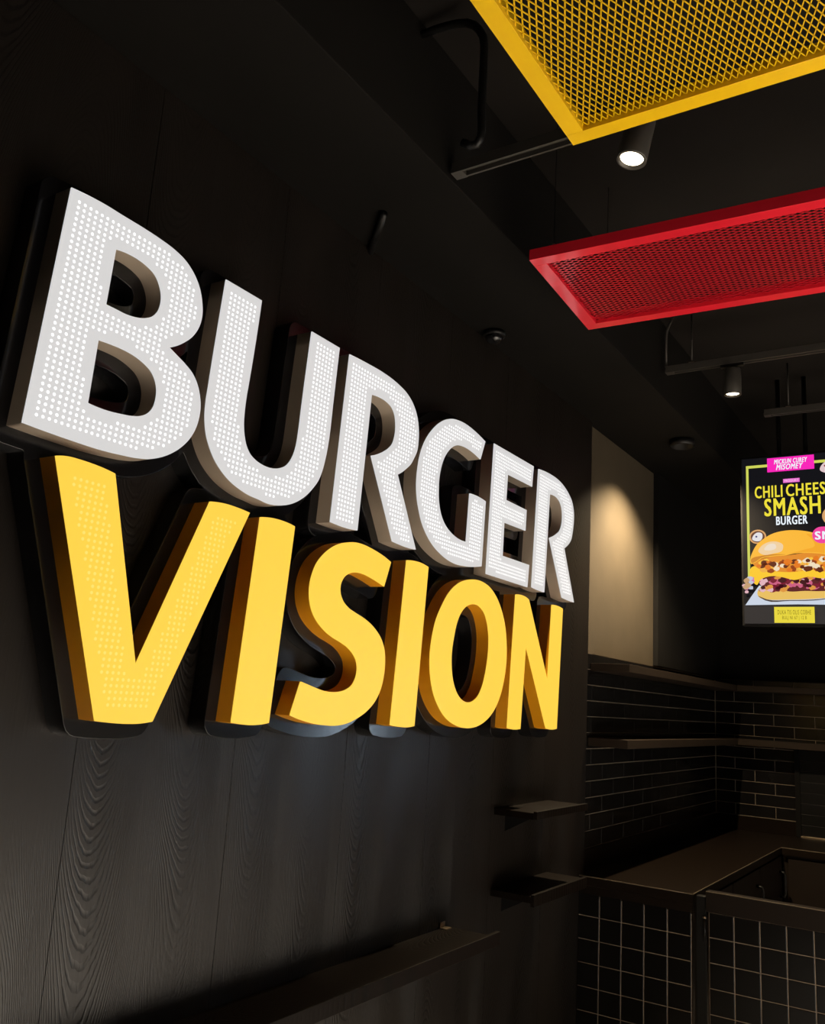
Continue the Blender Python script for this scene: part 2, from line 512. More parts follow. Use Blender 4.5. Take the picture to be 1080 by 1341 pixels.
# ------------------------------------------------------------------ the sign
LETTERS = {
    'B': [
        '963.5,2637.2* 1050.9,2643.6 1091.0,2642.8 1147.8,2642.4 1198.2,2640.1 1244.5,2634.6 1279.7,2624.1 1310.2,2603.7 1331.7,2577.2 1344.1,2546.3 1349.0,2520.5 1346.3,2491.6 1329.3,2454.7 1303.0,2426.8 1282.3,2410.7 1264.3,2400.6* 1288.7,2390.5 1317.1,2378.4 1341.3,2364.3 1357.9,2345.9 1370.4,2320.5 1376.5,2295.6 1376.4,2268.7 1370.4,2240.2 1357.5,2212.7 1336.5,2185.9 1310.6,2163.3 1281.5,2145.3 1249.5,2132.2 1214.5,2124.9 1171.6,2120.6 1135.7,2118.1 1032.6,2118.2 937.6,2121.9*',
        '1089.0,2559.7* 1118.1,2564.5 1147.9,2564.7 1176.2,2559.8 1199.6,2549.6 1214.3,2532.4 1222.9,2512.3 1224.5,2491.8 1219.7,2471.3 1208.2,2454.6 1188.7,2441.3 1165.8,2433.0 1136.9,2428.6 1108.0,2428.9 1084.0,2429.1*',
        '1077.9,2345.9* 1106.8,2348.0 1140.9,2348.7 1170.6,2346.2 1198.7,2339.0 1220.2,2328.9 1234.9,2313.7 1243.4,2293.6 1244.7,2271.0 1240.3,2249.3 1227.8,2231.5 1208.6,2219.2 1186.0,2212.2 1157.7,2207.8 1129.9,2204.8 1074.5,2205.7*',
    ],
    'U': [
        '1411.3,2636.9* 1541.9,2637.2* 1527.0,2408.7 1523.2,2366.1 1522.1,2324.9 1524.4,2292.5 1530.6,2266.6 1540.8,2244.2 1555.4,2228.0 1578.4,2216.5 1604.5,2211.1 1638.7,2211.0 1669.6,2219.1 1693.3,2232.0 1710.7,2252.8 1722.2,2278.7 1728.0,2305.8 1730.9,2340.0 1733.4,2392.4 1747.7,2633.9* 1875.8,2634.0* 1866.1,2434.2 1864.0,2379.3 1859.7,2332.3 1854.0,2296.1 1846.1,2262.4 1832.5,2227.5 1808.7,2195.9 1777.6,2165.7 1746.1,2144.8 1714.6,2130.4 1686.6,2122.5 1641.4,2116.7 1602.9,2120.0 1567.0,2123.1 1531.2,2130.8 1495.7,2143.1 1463.3,2161.8 1437.4,2183.9 1417.6,2209.8 1404.3,2234.8 1396.6,2261.3 1393.2,2282.0 1392.2,2315.6 1394.2,2355.3',
    ],
    'R1': [
        '1924.6,2632.8* 1977.5,2635.9 2028.8,2637.3 2081.8,2638.0 2137.0,2635.4 2188.7,2628.4 2236.7,2616.1 2271.6,2597.1 2295.3,2574.0 2311.9,2545.1 2320.3,2513.5 2322.8,2480.2 2318.8,2445.3 2303.9,2416.8 2286.0,2390.5 2259.3,2367.1 2238.0,2351.2 2215.6,2338.1* 2346.0,2120.7* 2299.3,2118.3 2253.4,2119.7 2209.5,2122.7* 2066.8,2360.3* 2097.8,2372.7 2132.9,2391.8 2158.1,2409.9 2175.3,2428.5 2183.9,2450.4 2187.5,2477.6 2184.5,2502.9 2175.0,2526.2 2156.2,2543.2 2130.3,2551.1 2097.4,2553.3 2070.8,2551.6 2048.5,2548.3* 2026.7,2121.7* 1969.2,2118.4 1927.0,2119.5 1897.2,2121.2*',
    ],
    'G': [
        '2777.4,2605.9* 2723.1,2617.6 2670.5,2625.5 2626.0,2628.9 2576.8,2627.0 2529.5,2618.8 2489.9,2604.1 2446.7,2578.7 2405.7,2543.7 2371.8,2504.1 2349.3,2465.4 2335.2,2426.6 2328.8,2390.4 2326.3,2352.5 2329.6,2313.4 2338.3,2281.3 2352.2,2250.3 2371.4,2217.5 2395.4,2191.0 2424.6,2168.0 2459.1,2148.5 2505.1,2131.9 2551.6,2120.7 2604.4,2115.1 2664.1,2117.5 2725.3,2124.1 2791.3,2136.7* 2801.5,2381.7* 2764.7,2385.6 2725.5,2386.9 2678.1,2383.9* 2668.9,2205.5* 2625.1,2205.0 2588.9,2210.3 2552.7,2221.3 2522.4,2236.2 2497.5,2257.7 2480.7,2283.6 2470.2,2313.8 2466.1,2342.4 2464.4,2374.6 2467.9,2405.2 2478.2,2440.8 2494.9,2472.4 2518.1,2500.1 2545.4,2521.5 2573.9,2534.7 2615.9,2542.1 2659.6,2542.1 2704.8,2536.8 2746.6,2528.7*',
    ],
    'E': [
        '2847.1,2618.7* 3200.8,2619.5* 3191.8,2530.6* 2971.5,2527.4* 2966.2,2424.3* 3147.9,2423.0* 3144.8,2336.8* 2957.2,2332.9* 2954.1,2203.1* 3188.6,2205.1* 3179.3,2113.6* 2826.1,2114.4*',
    ],
    'R2': [
        '3247.6,2620.3* 3296.9,2625.4 3355.1,2627.6 3421.3,2626.3 3477.2,2619.5 3528.5,2605.8 3574.7,2585.3 3608.7,2561.5 3626.8,2533.8 3635.1,2504.0 3634.7,2477.7 3630.0,2445.3 3620.6,2412.0 3613.5,2392.7 3594.5,2370.3 3565.4,2350.2 3536.6,2334.5* 3657.3,2111.9* 3586.7,2112.3 3521.1,2116.3* 3373.3,2351.2* 3409.6,2363.9 3446.3,2381.3 3480.1,2402.3 3496.0,2424.1 3505.1,2456.4 3503.2,2486.7 3493.6,2510.2 3473.7,2528.8 3445.3,2540.3 3408.7,2543.4 3370.1,2539.5* 3341.5,2115.1* 3282.8,2114.7 3216.7,2119.1*',
    ],
    'V': [
        '1018.7,2077.6* 1047.3,2083.9 1074.2,2084.7 1107.7,2083.8 1136.6,2081.4 1164.1,2077.3* 1280.1,1686.2* 1439.8,2078.2* 1487.2,2083.8 1530.1,2083.4 1576.6,2079.6* 1344.5,1568.0* 1311.1,1563.4 1270.9,1562.4 1231.6,1564.1 1194.9,1567.4*',
    ],
    'I1': [
        '1615.4,2076.8* 1655.7,2083.1 1698.0,2084.4 1729.4,2082.4 1750.8,2079.1* 1719.1,1569.3* 1687.6,1564.8 1655.2,1563.2 1623.2,1564.5 1585.0,1568.6*',
    ],
    'S': [
        '2211.0,2057.7* 2163.6,2071.1 2111.5,2080.6 2061.5,2086.2 2019.7,2085.1 1985.4,2078.8 1947.0,2067.3 1910.5,2048.8 1880.8,2026.6 1855.3,1998.9 1840.9,1970.1 1833.4,1941.1 1833.3,1911.7 1842.6,1880.3 1858.7,1856.2 1882.2,1835.9 1913.6,1817.7 1950.6,1803.2 1987.8,1793.1 2023.2,1780.9 2051.2,1764.3 2069.4,1745.1 2075.6,1723.3 2071.0,1699.2 2056.3,1678.2 2032.2,1665.4 1999.7,1657.5 1961.7,1655.3 1924.1,1657.7 1886.8,1664.8 1855.4,1671.6 1828.7,1677.2* 1797.1,1589.3* 1838.1,1579.0 1889.2,1570.3 1941.5,1565.4 1995.1,1564.9 2044.2,1571.3 2093.9,1586.9 2138.7,1608.0 2177.7,1638.4 2201.5,1674.3 2212.7,1713.8 2214.4,1753.1 2207.0,1788.5 2187.3,1819.1 2159.3,1841.6 2126.1,1859.4 2087.9,1873.0 2045.0,1883.9 2008.7,1895.2 1983.9,1911.0 1970.2,1929.8 1968.3,1953.5 1978.7,1973.9 1999.7,1989.2 2030.6,1998.1 2072.3,1999.4 2116.0,1993.0 2182.4,1978.0*',
    ],
    'I2': [
        '2297.2,2078.4* 2348.5,2083.6 2391.5,2082.7 2429.1,2077.0* 2399.6,1567.4* 2357.7,1562.8 2309.8,1564.1 2262.8,1569.2*',
    ],
    'O': [
        '2715.2,2077.4 2626.8,2049.7 2572.3,2012.8 2530.2,1964.3 2494.8,1908.4 2478.0,1855.6 2470.2,1804.4 2472.0,1763.5 2484.6,1712.5 2507.1,1668.1 2542.7,1628.4 2587.2,1597.3 2645.8,1575.0 2724.9,1562.9 2795.5,1566.8 2867.3,1587.0 2929.6,1623.0 2975.8,1675.1 3004.9,1738.4 3019.0,1807.4 3015.7,1872.8 2999.7,1935.3 2971.8,1985.7 2927.0,2033.5 2867.1,2067.9 2799.6,2081.9',
        '2739.0,1992.1 2786.7,1990.2 2826.2,1971.8 2854.7,1936.3 2869.3,1896.6 2873.2,1853.8 2867.4,1797.3 2855.3,1751.1 2834.9,1705.0 2801.3,1669.2 2746.4,1650.4 2685.6,1660.4 2648.8,1687.5 2622.5,1728.8 2611.5,1770.7 2610.4,1827.6 2618.3,1863.7 2631.3,1908.3 2652.2,1944.7 2689.2,1976.1',
    ],
    'N': [
        '3076.3,2071.8* 3131.3,2075.7 3169.6,2073.0 3197.8,2066.1* 3398.8,1758.2* 3419.4,2072.8* 3481.6,2075.3 3537.0,2070.0* 3505.1,1565.7* 3454.3,1561.6 3394.5,1566.5* 3184.7,1879.9* 3159.6,1562.8* 3110.1,1559.9 3046.1,1565.3*',
    ],
}
BACKING = [
    '3071,1526 3041,1530 3032,1532 3020,1541 3012,1553 3010,1565 3016,1664 3014,1669 3006,1655 2990,1634 2963,1604 2951,1594 2930,1579 2894,1559 2855,1544 2828,1537 2801,1531 2759,1527 2708,1528 2663,1534 2615,1547 2579,1561 2561,1571 2543,1582 2526,1595 2510,1610 2495,1625 2483,1640 2473,1655 2463,1673 2447,1711 2444,1711 2435,1559 2431,1550 2426,1543 2417,1536 2408,1532 2369,1527 2333,1527 2297,1529 2264,1533 2252,1535 2243,1539 2237,1544 2232,1550 2229,1556 2227,1565 2232,1649 2231,1653 2220,1634 2204,1614 2189,1600 2165,1582 2141,1568 2114,1556 2081,1544 2051,1536 2024,1531 1988,1529 1958,1529 1919,1531 1877,1536 1841,1542 1796,1552 1778,1559 1769,1567 1763,1577 1761,1586 1762,1598 1795,1691 1802,1701 1811,1709 1820,1712 1832,1713 1925,1694 1952,1692 1979,1692 2006,1695 2027,1702 2033,1706 2037,1712 2039,1718 2039,1724 2036,1730 2025,1739 2012,1746 1994,1754 1946,1767 1919,1776 1892,1788 1865,1804 1844,1820 1829,1836 1815,1856 1805,1877 1800,1892 1798,1907 1797,1934 1801,1964 1812,1994 1825,2018 1842,2039 1868,2063 1899,2084 1886,2087 1875,2093 1867,2102 1863,2111 1861,2123 1866,2210 1865,2212 1850,2189 1820,2155 1793,2132 1765,2114 1776,2105 1781,2099 1785,2090 1787,2078 1755,1568 1753,1556 1745,1544 1739,1539 1730,1535 1706,1531 1667,1527 1628,1528 1595,1531 1574,1534 1566,1538 1559,1544 1551,1556 1549,1571 1573,1973 1572,1979 1571,1980 1377,1553 1371,1544 1364,1538 1352,1533 1325,1529 1301,1527 1262,1527 1223,1529 1190,1532 1178,1536 1168,1544 1161,1556 985,2066 983,2081 980,2084 935,2086 923,2089 916,2093 910,2099 906,2105 902,2114 902,2126 928,2639 929,2648 932,2654 941,2665 953,2672 976,2675 1019,2679 1058,2680 1166,2678 1217,2675 1244,2671 1271,2665 1287,2660 1304,2652 1322,2641 1335,2630 1349,2615 1362,2597 1370,2581 1372,2585 1375,2639 1377,2648 1380,2654 1385,2662 1397,2670 1412,2673 1541,2673 1550,2672 1559,2669 1567,2663 1574,2654 1577,2645 1578,2636 1569,2483 1559,2360 1558,2330 1560,2300 1563,2285 1567,2273 1571,2264 1577,2257 1583,2253 1595,2249 1622,2246 1634,2247 1646,2249 1661,2255 1670,2260 1681,2273 1688,2291 1692,2309 1694,2327 1704,2513 1712,2639 1716,2651 1723,2660 1731,2666 1742,2669 1877,2670 1889,2668 1901,2660 1910,2666 1922,2669 1985,2672 2084,2674 2150,2670 2177,2667 2213,2660 2240,2653 2258,2646 2279,2635 2300,2620 2315,2606 2330,2588 2343,2564 2351,2542 2354,2540 2381,2570 2408,2594 2435,2614 2465,2632 2495,2645 2522,2654 2555,2661 2591,2664 2627,2665 2657,2663 2693,2659 2741,2651 2792,2639 2801,2633 2810,2621 2816,2636 2823,2645 2834,2652 2846,2655 3200,2656 3212,2654 3224,2647 3230,2652 3239,2655 3287,2661 3344,2663 3410,2663 3464,2658 3503,2651 3542,2639 3584,2621 3619,2600 3639,2582 3648,2570 3657,2555 3664,2537 3669,2522 3672,2495 3668,2456 3662,2423 3649,2384 3641,2369 3629,2354 3611,2337 3587,2321 3586,2318 3689,2129 3692,2120 3693,2111 3691,2099 3686,2090 3677,2082 3668,2078 3659,2076 3644,2076 3575,2077 3573,2075 3541,1565 3540,1556 3537,1550 3530,1540 3518,1532 3509,1530 3482,1527 3452,1526 3419,1527 3386,1532 3374,1537 3364,1547 3215,1770 3212,1768 3195,1559 3193,1550 3190,1544 3185,1537 3179,1532 3173,1529 3164,1527 3119,1524',
    '2717,1688 2699,1694 2682,1706 2668,1721 2657,1739 2651,1757 2646,1784 2645,1808 2648,1835 2659,1877 2665,1895 2676,1916 2689,1931 2708,1945 2729,1953 2756,1957 2777,1955 2795,1949 2808,1940 2822,1921 2831,1900 2836,1877 2837,1847 2835,1820 2829,1790 2821,1763 2811,1736 2802,1721 2789,1706 2774,1695 2756,1688 2735,1686',
    '1286,1796 1283,1803 1200,2084 1201,2087 1238,2092 1262,2098 1286,2108 1305,2117 1328,2131 1348,2147 1367,2166 1385,2189 1388,2189 1403,2169 1421,2150 1442,2133 1462,2120 1457,2117 1433,2114 1425,2111 1416,2105 1409,2096',
    '2240,1803 2229,1823 2213,1844 2197,1859 2174,1875 2147,1889 2120,1900 2090,1910 2027,1927 2009,1937 2004,1943 2004,1946 2009,1953 2021,1959 2036,1962 2054,1964 2075,1963 2096,1960 2132,1953 2177,1942 2189,1943 2201,1947 2210,1955 2216,1964 2246,2048 2247,2057 2246,2066 2243,2075 2236,2084 2237,2085 2258,2083 2261,2081 2243,1810 2242,1805',
    '3368,1871 3233,2078 3232,2081 3293,2078 3344,2079 3356,2082 3368,2091 3374,2100 3377,2111 3387,2255 3389,2259 3480,2114 3479,2112 3476,2111 3440,2111 3410,2108 3401,2104 3395,2099 3386,2087 3384,2075 3371,1877',
    '2456,1909 2465,2075 2463,2090 2455,2102 2447,2108 2441,2111 2417,2116 2383,2120 2378,2137 2354,2177 2357,2179 2377,2159 2400,2141 2424,2126 2453,2112 2486,2100 2528,2089 2555,2084 2600,2079 2603,2078 2579,2063 2558,2048 2540,2032 2524,2015 2501,1985 2480,1956 2467,1934 2457,1913',
    '3032,1951 3013,1988 3002,2006 2987,2025 2959,2054 2931,2075 2930,2077 2927,2078 3038,2078 3040,2075 3033,1955',
    '2165,2108 2117,2116 2063,2123 2071,2279 2072,2282 2176,2108 2174,2106',
    '2993,2239 2991,2243 2993,2298 3152,2302 3164,2306 3173,2314 3178,2324 3181,2336 3184,2426 3181,2438 3172,2450 3161,2457 3149,2459 3005,2461 3004,2462 3006,2489 3008,2492 3191,2495 3203,2496 3204,2495 3188,2242 3185,2241',
    '1112,2241 1113,2309 1114,2312 1142,2313 1169,2310 1196,2301 1205,2294 1209,2282 1208,2267 1205,2260 1199,2255 1187,2250 1169,2246 1133,2241',
    '2612,2243 2576,2251 2546,2264 2537,2270 2527,2279 2520,2288 2513,2300 2507,2315 2504,2329 2501,2357 2500,2375 2502,2393 2506,2411 2512,2429 2520,2444 2534,2465 2553,2483 2573,2496 2594,2503 2624,2507 2651,2507 2693,2502 2744,2493 2753,2493 2762,2496 2773,2504 2779,2513 2807,2583 2808,2582 2809,2576 2803,2420 2801,2418 2747,2423 2699,2422 2669,2419 2660,2415 2654,2411 2645,2399 2642,2387 2635,2243 2633,2241',
    '2306,2257 2266,2324 2266,2327 2288,2344 2290,2342 2293,2315 2297,2294 2308,2261 2308,2258',
    '1355,2399 1338,2408 1339,2411 1353,2426 1361,2437 1362,2432 1360,2399 1358,2397',
    '3398,2398 3397,2402 3404,2507 3431,2506 3443,2504 3452,2500 3459,2495 3464,2489 3468,2477 3469,2459 3467,2450 3464,2441 3456,2429 3449,2424 3419,2408',
    '2078,2404 2077,2405 2083,2516 2093,2517 2114,2517 2138,2512 2146,2504 2151,2486 2150,2465 2144,2447 2132,2435 2117,2424 2096,2412',
    '1124,2464 1122,2465 1121,2468 1124,2528 1139,2529 1157,2527 1172,2523 1180,2519 1187,2507 1189,2498 1187,2486 1183,2480 1172,2473 1157,2468 1142,2465',
]


def smooth_loop(s, n=6):
    L = []
    for t in s.split():
        c = t.endswith('*')
        a, b = t.rstrip('*').split(',')
        L.append((np.array((float(a), float(b))) / 1000.0, c))
    N = len(L)
    out = []

    def tan(a, b, c):
        da, dc = np.linalg.norm(b - a), np.linalg.norm(c - b)
        return ((b - a) / da * dc + (c - b) / dc * da) / (da + dc)

    for i in range(N):
        (p1, c1), (p2, c2) = L[i], L[(i + 1) % N]
        if c1 and c2:
            out.append(p1)
            continue
        d = np.linalg.norm(p2 - p1)
        t1 = None if c1 else tan(L[i - 1][0], p1, p2)
        t2 = None if c2 else tan(p1, p2, L[(i + 2) % N][0])
        if t1 is None:
            t1 = 2 * (p2 - p1) / d - t2
        if t2 is None:
            t2 = 2 * (p2 - p1) / d - t1
        for k in range(n):
            u = k / n
            out.append((2 * u**3 - 3 * u * u + 1) * p1 + (u**3 - 2 * u * u + u) * d * t1
                       + (-2 * u**3 + 3 * u * u) * p2 + (u**3 - u * u) * d * t2)
    return np.array(out)


def inside_dist(P, loops):
    ins = np.zeros(len(P), bool)
    dist = np.full(len(P), 9.0)
    for L in loops:
        Q = np.roll(L, -1, 0)
        for a, b in zip(L, Q):
            if a[1] != b[1]:
                c = (a[1] > P[:, 1]) != (b[1] > P[:, 1])
                ins ^= c & (P[:, 0] < (b[0] - a[0]) * (P[:, 1] - a[1]) / (b[1] - a[1]) + a[0])
            d = b - a
            t = np.clip(((P - a) @ d) / max(d @ d, 1e-12), 0, 1)
            dist = np.minimum(dist, np.hypot(*(P - a - t[:, None] * d).T))
    return ins, dist


XF = FX + 0.11       # letter faces
XB = XF - 0.052      # front of the black backing
back_loops = [np.array([[float(v) / 1000 for v in t.split(',')] for t in s.split()]) for s in BACKING]
bo = slab_yz('sign_backing', back_loops, FX + 0.0005, XB, M_BACKING, rnd=0.0012)
tag(bo, 'gloss black contour backing behind all the illuminated sign letters', 'sign backing')

LET = [
    ('B', 'B', 'white', 'large white perforated lit letter B at the start of the upper row'),
    ('U', 'U', 'white', 'white perforated lit letter U in the upper row of the sign'),
    ('R1', 'R', 'white', 'white perforated lit letter R between U and G'),
    ('G', 'G', 'white', 'white perforated lit letter G in the upper row of the sign'),
    ('E', 'E', 'white', 'white perforated lit letter E in the upper row of the sign'),
    ('R2', 'R', 'white', 'white perforated lit letter R ending the upper row, beside E'),
    ('V', 'V', 'yellow', 'yellow lit letter V with faint dots on its face'),
    ('I1', 'I', 'yellow', 'yellow lit letter I between V and S'),
    ('S', 'S', 'yellow', 'yellow lit letter S in the lower row of the sign'),
    ('I2', 'I', 'yellow', 'yellow lit letter I between S and O'),
    ('O', 'O', 'yellow', 'yellow lit letter O in the lower row of the sign'),
    ('N', 'N', 'yellow', 'yellow lit letter N ending the lower row of the sign'),
]
PY, PZ, SH = 0.01435, 0.01305, 0.046
for key, ch, colr, label in LET:
    loops = [smooth_loop(s) for s in LETTERS[key]]
    A = np.vstack(loops)
    mn, mx = A.min(0), A.max(0)
    t = thing('sign_letter', (XB, float((mn[0] + mx[0]) / 2), float(mn[1])), label, 'sign letter',
              'white letters of the upper sign row' if colr == 'white' else 'yellow letters of the lower sign row')
    slab_yz('side_shell', loops, XB, XF - 0.003, M_RETW if colr == 'white' else M_RETY, t)
    slab_yz('lit_face', loops, XF - 0.003, XF, M_FACEW if colr == 'white' else M_FACEY, t)
    if colr == 'white' or key == 'V':
        # perforation grid, follows the slight lean of the stems
        ny = int((mx[0] - mn[0] + 0.08) / PY) + 2
        nz = int((mx[1] - mn[1]) / PZ) + 1
        y0 = mn[0] - 0.06 + (loops[0][0][0] + 0.0235 - mn[0] + 0.06) % PY
        G = np.array([(y0 + PY * i + SH * ((mx[1] - 0.028 - PZ * j) - mx[1]), mx[1] - 0.028 - PZ * j)
                      for i in range(ny + 8) for j in range(nz)])
        ins, dist = inside_dist(G, loops)
        lim = 0.0205 if colr == 'white' else 0.029
        G = G[ins & (dist > lim)]
        V, F = [], []
        r = 0.0034 if colr == 'white' else 0.0038
        for gy, gz in G:
            n = len(V)
            for k in range(8):
                an = 2 * math.pi * k / 8
                V.append((XF + 0.0006, gy + r * math.cos(an), gz + r * math.sin(an)))
            F.append(tuple(range(n, n + 8)))
        d = build('perforations', V, F, M_DOTW if colr == 'white' else M_DOTY, t)
        d['kind'] = 'stuff'

# ------------------------------------------------------------------ oak wall shelves on the sign wall


def wall_shelf(y0, y1, ztop, label, clip=False, lip=0.042, over=0.0):
    t = thing('wall_shelf', (FX + 0.09, (y0 + y1) / 2, ztop - lip), label, 'shelf', 'dark shelves on the sign wall')
    box('shelf_board', (FX, FX + 0.166, y0, y1 - over, ztop - 0.03, ztop - 0.006), M_SHELFWOOD, t, 0.001)
    box('front_lip', (FX + 0.166, FX + 0.181, y0, y1, ztop - lip, ztop), M_SHELF if False else M_SHELFWOOD, t, 0.0015)
    nb = 3 if y1 - y0 > 1 else 1
    for k in range(nb):
        yb = y0 + (k + 0.5) * (y1 - y0) / nb if nb > 1 else y0 + 0.1
        V = [(FX, yb - 0.004, ztop - 0.03), (FX + 0.13, yb - 0.004, ztop - 0.03), (FX, yb - 0.004, ztop - 0.10),
             (FX, yb + 0.004, ztop - 0.03), (FX + 0.13, yb + 0.004, ztop - 0.03), (FX, yb + 0.004, ztop - 0.10)]
        build('bracket', V, [(0, 1, 2), (3, 5, 4), (0, 3, 4, 1), (1, 4, 5, 2), (2, 5, 3, 0)], M_BLACK, t)
    if clip:
        boxes('metal_clip', [(FX + 0.001, FX + 0.004, y1 - over - 0.055, y1 - over - 0.02, ztop - 0.006, ztop + 0.014),
                             (FX + 0.004, FX + 0.03, y1 - over - 0.055, y1 - over - 0.02, ztop - 0.006, ztop - 0.003)],
              MATS['pale_metal_edge'], t)['label'] = 'small bright metal clip'
    return t


wall_shelf(0.9, 2.91, 0.893, 'long dark shelf under the lit sign with a metal clip at its end', True, 0.043, 0.05)
wall_shelf(3.18, 3.685, 1.264, 'upper of two short dark shelves at the far end of the sign wall', lip=0.028)
wall_shelf(3.175, 3.69, 0.971, 'lower of two short dark shelves at the far end of the sign wall')

# ------------------------------------------------------------------ hanging mesh panels


def bars(rect, dirs, wdt, z0, z1):
    """straight strands along the given directions, clipped to rect (x0, x1, y0, y1)."""
    x0, x1, y0, y1 = rect
    V, F = [], []
    for (dx, dy, step) in dirs:
        L = math.hypot(dx, dy)
        u = (dx / L, dy / L)
        nrm = (-u[1], u[0])
        cs = [x * nrm[0] + y * nrm[1] for x in (x0, x1) for y in (y0, y1)]
        k = math.floor(min(cs) / step)
        while k * step < max(cs):
            c = k * step
            k += 1
            t0, t1 = -99.0, 99.0
            for p, dd, lo, hi in ((nrm[0] * c, u[0], x0, x1), (nrm[1] * c, u[1], y0, y1)):
                a, b = (lo - p) / dd, (hi - p) / dd
                t0, t1 = max(t0, min(a, b)), min(t1, max(a, b))
            if t1 - t0 < 0.004:
                continue
            q = [(nrm[0] * c + u[0] * t + nrm[0] * s * wdt / 2, nrm[1] * c + u[1] * t + nrm[1] * s * wdt / 2)
                 for t, s in ((t0, -1), (t1, -1), (t1, 1), (t0, 1))]
            n = len(V)
            V += [(a, b, z0) for a, b in q] + [(a, b + 0.0018, z1) for a, b in q]
            F += [tuple(i + n for i in f) for f in BOXF]
    return V, F


def mesh_panel(corner, length, depth, yaw, m, long_axis, strand, fr, label, hang):
    """corner = near left corner at the underside. x along the length, y along the depth."""
    x, y, z = corner
    H = 0.0345
    t = thing('hanging_mesh_panel', corner, label, 'ceiling panel', 'coloured mesh panels hung from the ceiling')
    box('frame_rail', (x, x + length, y, y + fr, z, z + H), m, t, 0.0008)
    box('frame_rail', (x, x + length, y + depth - fr, y + depth, z, z + H), m, t, 0.0008)
    box('frame_rail', (x, x + fr, y + fr, y + depth - fr, z, z + H), m, t, 0.0008)
    box('frame_rail', (x + length - fr, x + length, y + fr, y + depth - fr, z, z + H), m, t, 0.0008)
    a, b = (0.0149, 0.0347) if long_axis == 'y' else (0.0343, 0.0152)
    step = a * b / math.hypot(a, b)
    V, F = bars((x + fr - 0.004, x + length - fr + 0.004, y + fr - 0.004, y + depth - fr + 0.004),
                [(a, b, step), (a, -b, step)], strand, z + 0.011, z + 0.0135)
    sh = build('expanded_mesh_sheet', V, F, m, t)
    for hx, hy in hang:
        wx, wy = x + hx, y + hy
        tube('suspension_wire', [(wx, wy, z + H), (wx, wy, CEIL)], 0.0012, M_BLACK, t, 6)
        lathe('wire_clip', [(0.0, 0.0), (0.006, 0.0), (0.006, 0.008), (0.003, 0.014), (0.0, 0.014)],
              (wx, wy, z + H), M_EDGE, t, 10)
    t.rotation_euler.z = yaw
    return t


HANG = [(0.07, 0.018), (0.07, 0.522), (1.18, 0.018), (1.18, 0.522)]
mesh_panel((-0.7465, 1.182, EYE + 1.30), 1.25, 0.5405, 0.0, M_YEL, 'y', 0.0024, 0.041,
           'yellow framed mesh panel hanging at the top of the view', HANG)
mesh_panel((-1.075, 2.176, EYE + 1.30), 1.25, 0.5415, math.radians(2.85), M_RED, 'x', 0.0027, 0.041,
           'red framed mesh panel hanging beyond the yellow one', HANG)

# ------------------------------------------------------------------ lighting tracks and spotlights


def track(y, zb, x0, x1, label, rods, cap=True):
    t = thing('lighting_track', (x0, y, zb), label, 'light track', 'ceiling lighting tracks')
    boxes('rail', [(x0 + 0.0, x1, y - 0.0175, y + 0.0175, zb + 0.014, zb + 0.032),
                   (x0 + 0.03, x1, y - 0.0175, y - 0.011, zb, zb + 0.014),
                   (x0 + 0.03, x1, y + 0.011, y + 0.0175, zb, zb + 0.014)], M_RAIL, t)
    box('end_cap', (x0 - 0.002, x0 + 0.034, y - 0.0185, y + 0.0185, zb - 0.001, zb + 0.0135), M_RAIL, t, 0.001)
    for rx in rods:
        tube('suspension_rod', [(rx, y, zb + 0.03), (rx, y, CEIL)], 0.004, M_RAIL, t, 8)
        box('rod_plate', (rx - 0.012, rx + 0.012, y - 0.012, y + 0.012, zb + 0.032, zb + 0.038), M_EDGE, t)
    return t


track(1.905, EYE + 1.455, -1.185, 2.4, 'dark lighting track passing above the yellow mesh panel', [-0.2, 1.2])
track(3.85, EYE + 1.55, -1.172, 1.6, 'dark lighting track below the red panel, with a lit spotlight', [-1.055, 0.4, 1.4])
track(4.63, EYE + 1.55, -0.895, 1.6, 'dark lighting track nearest the back wall, on a thin rod', [-0.779, 0.4, 1.4])


def spotlight(lens, tilt, lean, zrail, label, power, size, aim=None, colr=(1.0, 0.80, 0.56), grp='track spotlights'):
    """cylinder track spotlight; lens = centre of the lower rim, tilt = lean about y."""
    t = thing('track_spotlight', lens, label, 'spotlight', grp)
    R = Matrix.Rotation(tilt, 3, 'Y') @ Matrix.Rotation(lean, 3, 'X')
    lathe('housing', [(0.029, 0.010), (0.031, 0.0), (0.0355, 0.0), (0.0375, 0.002), (0.0375, 0.117), (0.0355, 0.12), (0.0, 0.12)],
          lens, M_RAIL, t, 32, R)
    lathe('lens', [(0.0, 0.0115), (0.02, 0.0105), (0.029, 0.0085)], lens, M_LENS, t, 24, R)
    top = Vector(lens) + R @ Vector((0, 0, 0.12))
    tube('stem', [top - Vector((0, 0, 0.01)), (top.x, top.y, zrail - 0.011)], 0.007, M_BLACK, t, 10)
    box('track_adapter', (top.x - 0.05, top.x + 0.05, top.y - 0.0105, top.y + 0.0105, zrail - 0.012, zrail + 0.013), M_BLACK, t, 0.001)
    ld = bpy.data.lights.new('lamp', 'SPOT')
    ld.energy = power
    ld.color = colr
    ld.spot_size = math.radians(size)
    ld.spot_blend = 0.7
    ld.shadow_soft_size = 0.027
    lo = bpy.data.objects.new('lamp', ld)
    COL.objects.link(lo)
    lo.parent = t
    lo.location = R @ Vector((0, 0, -0.004))
    lo.rotation_euler = R.to_euler()
    return t


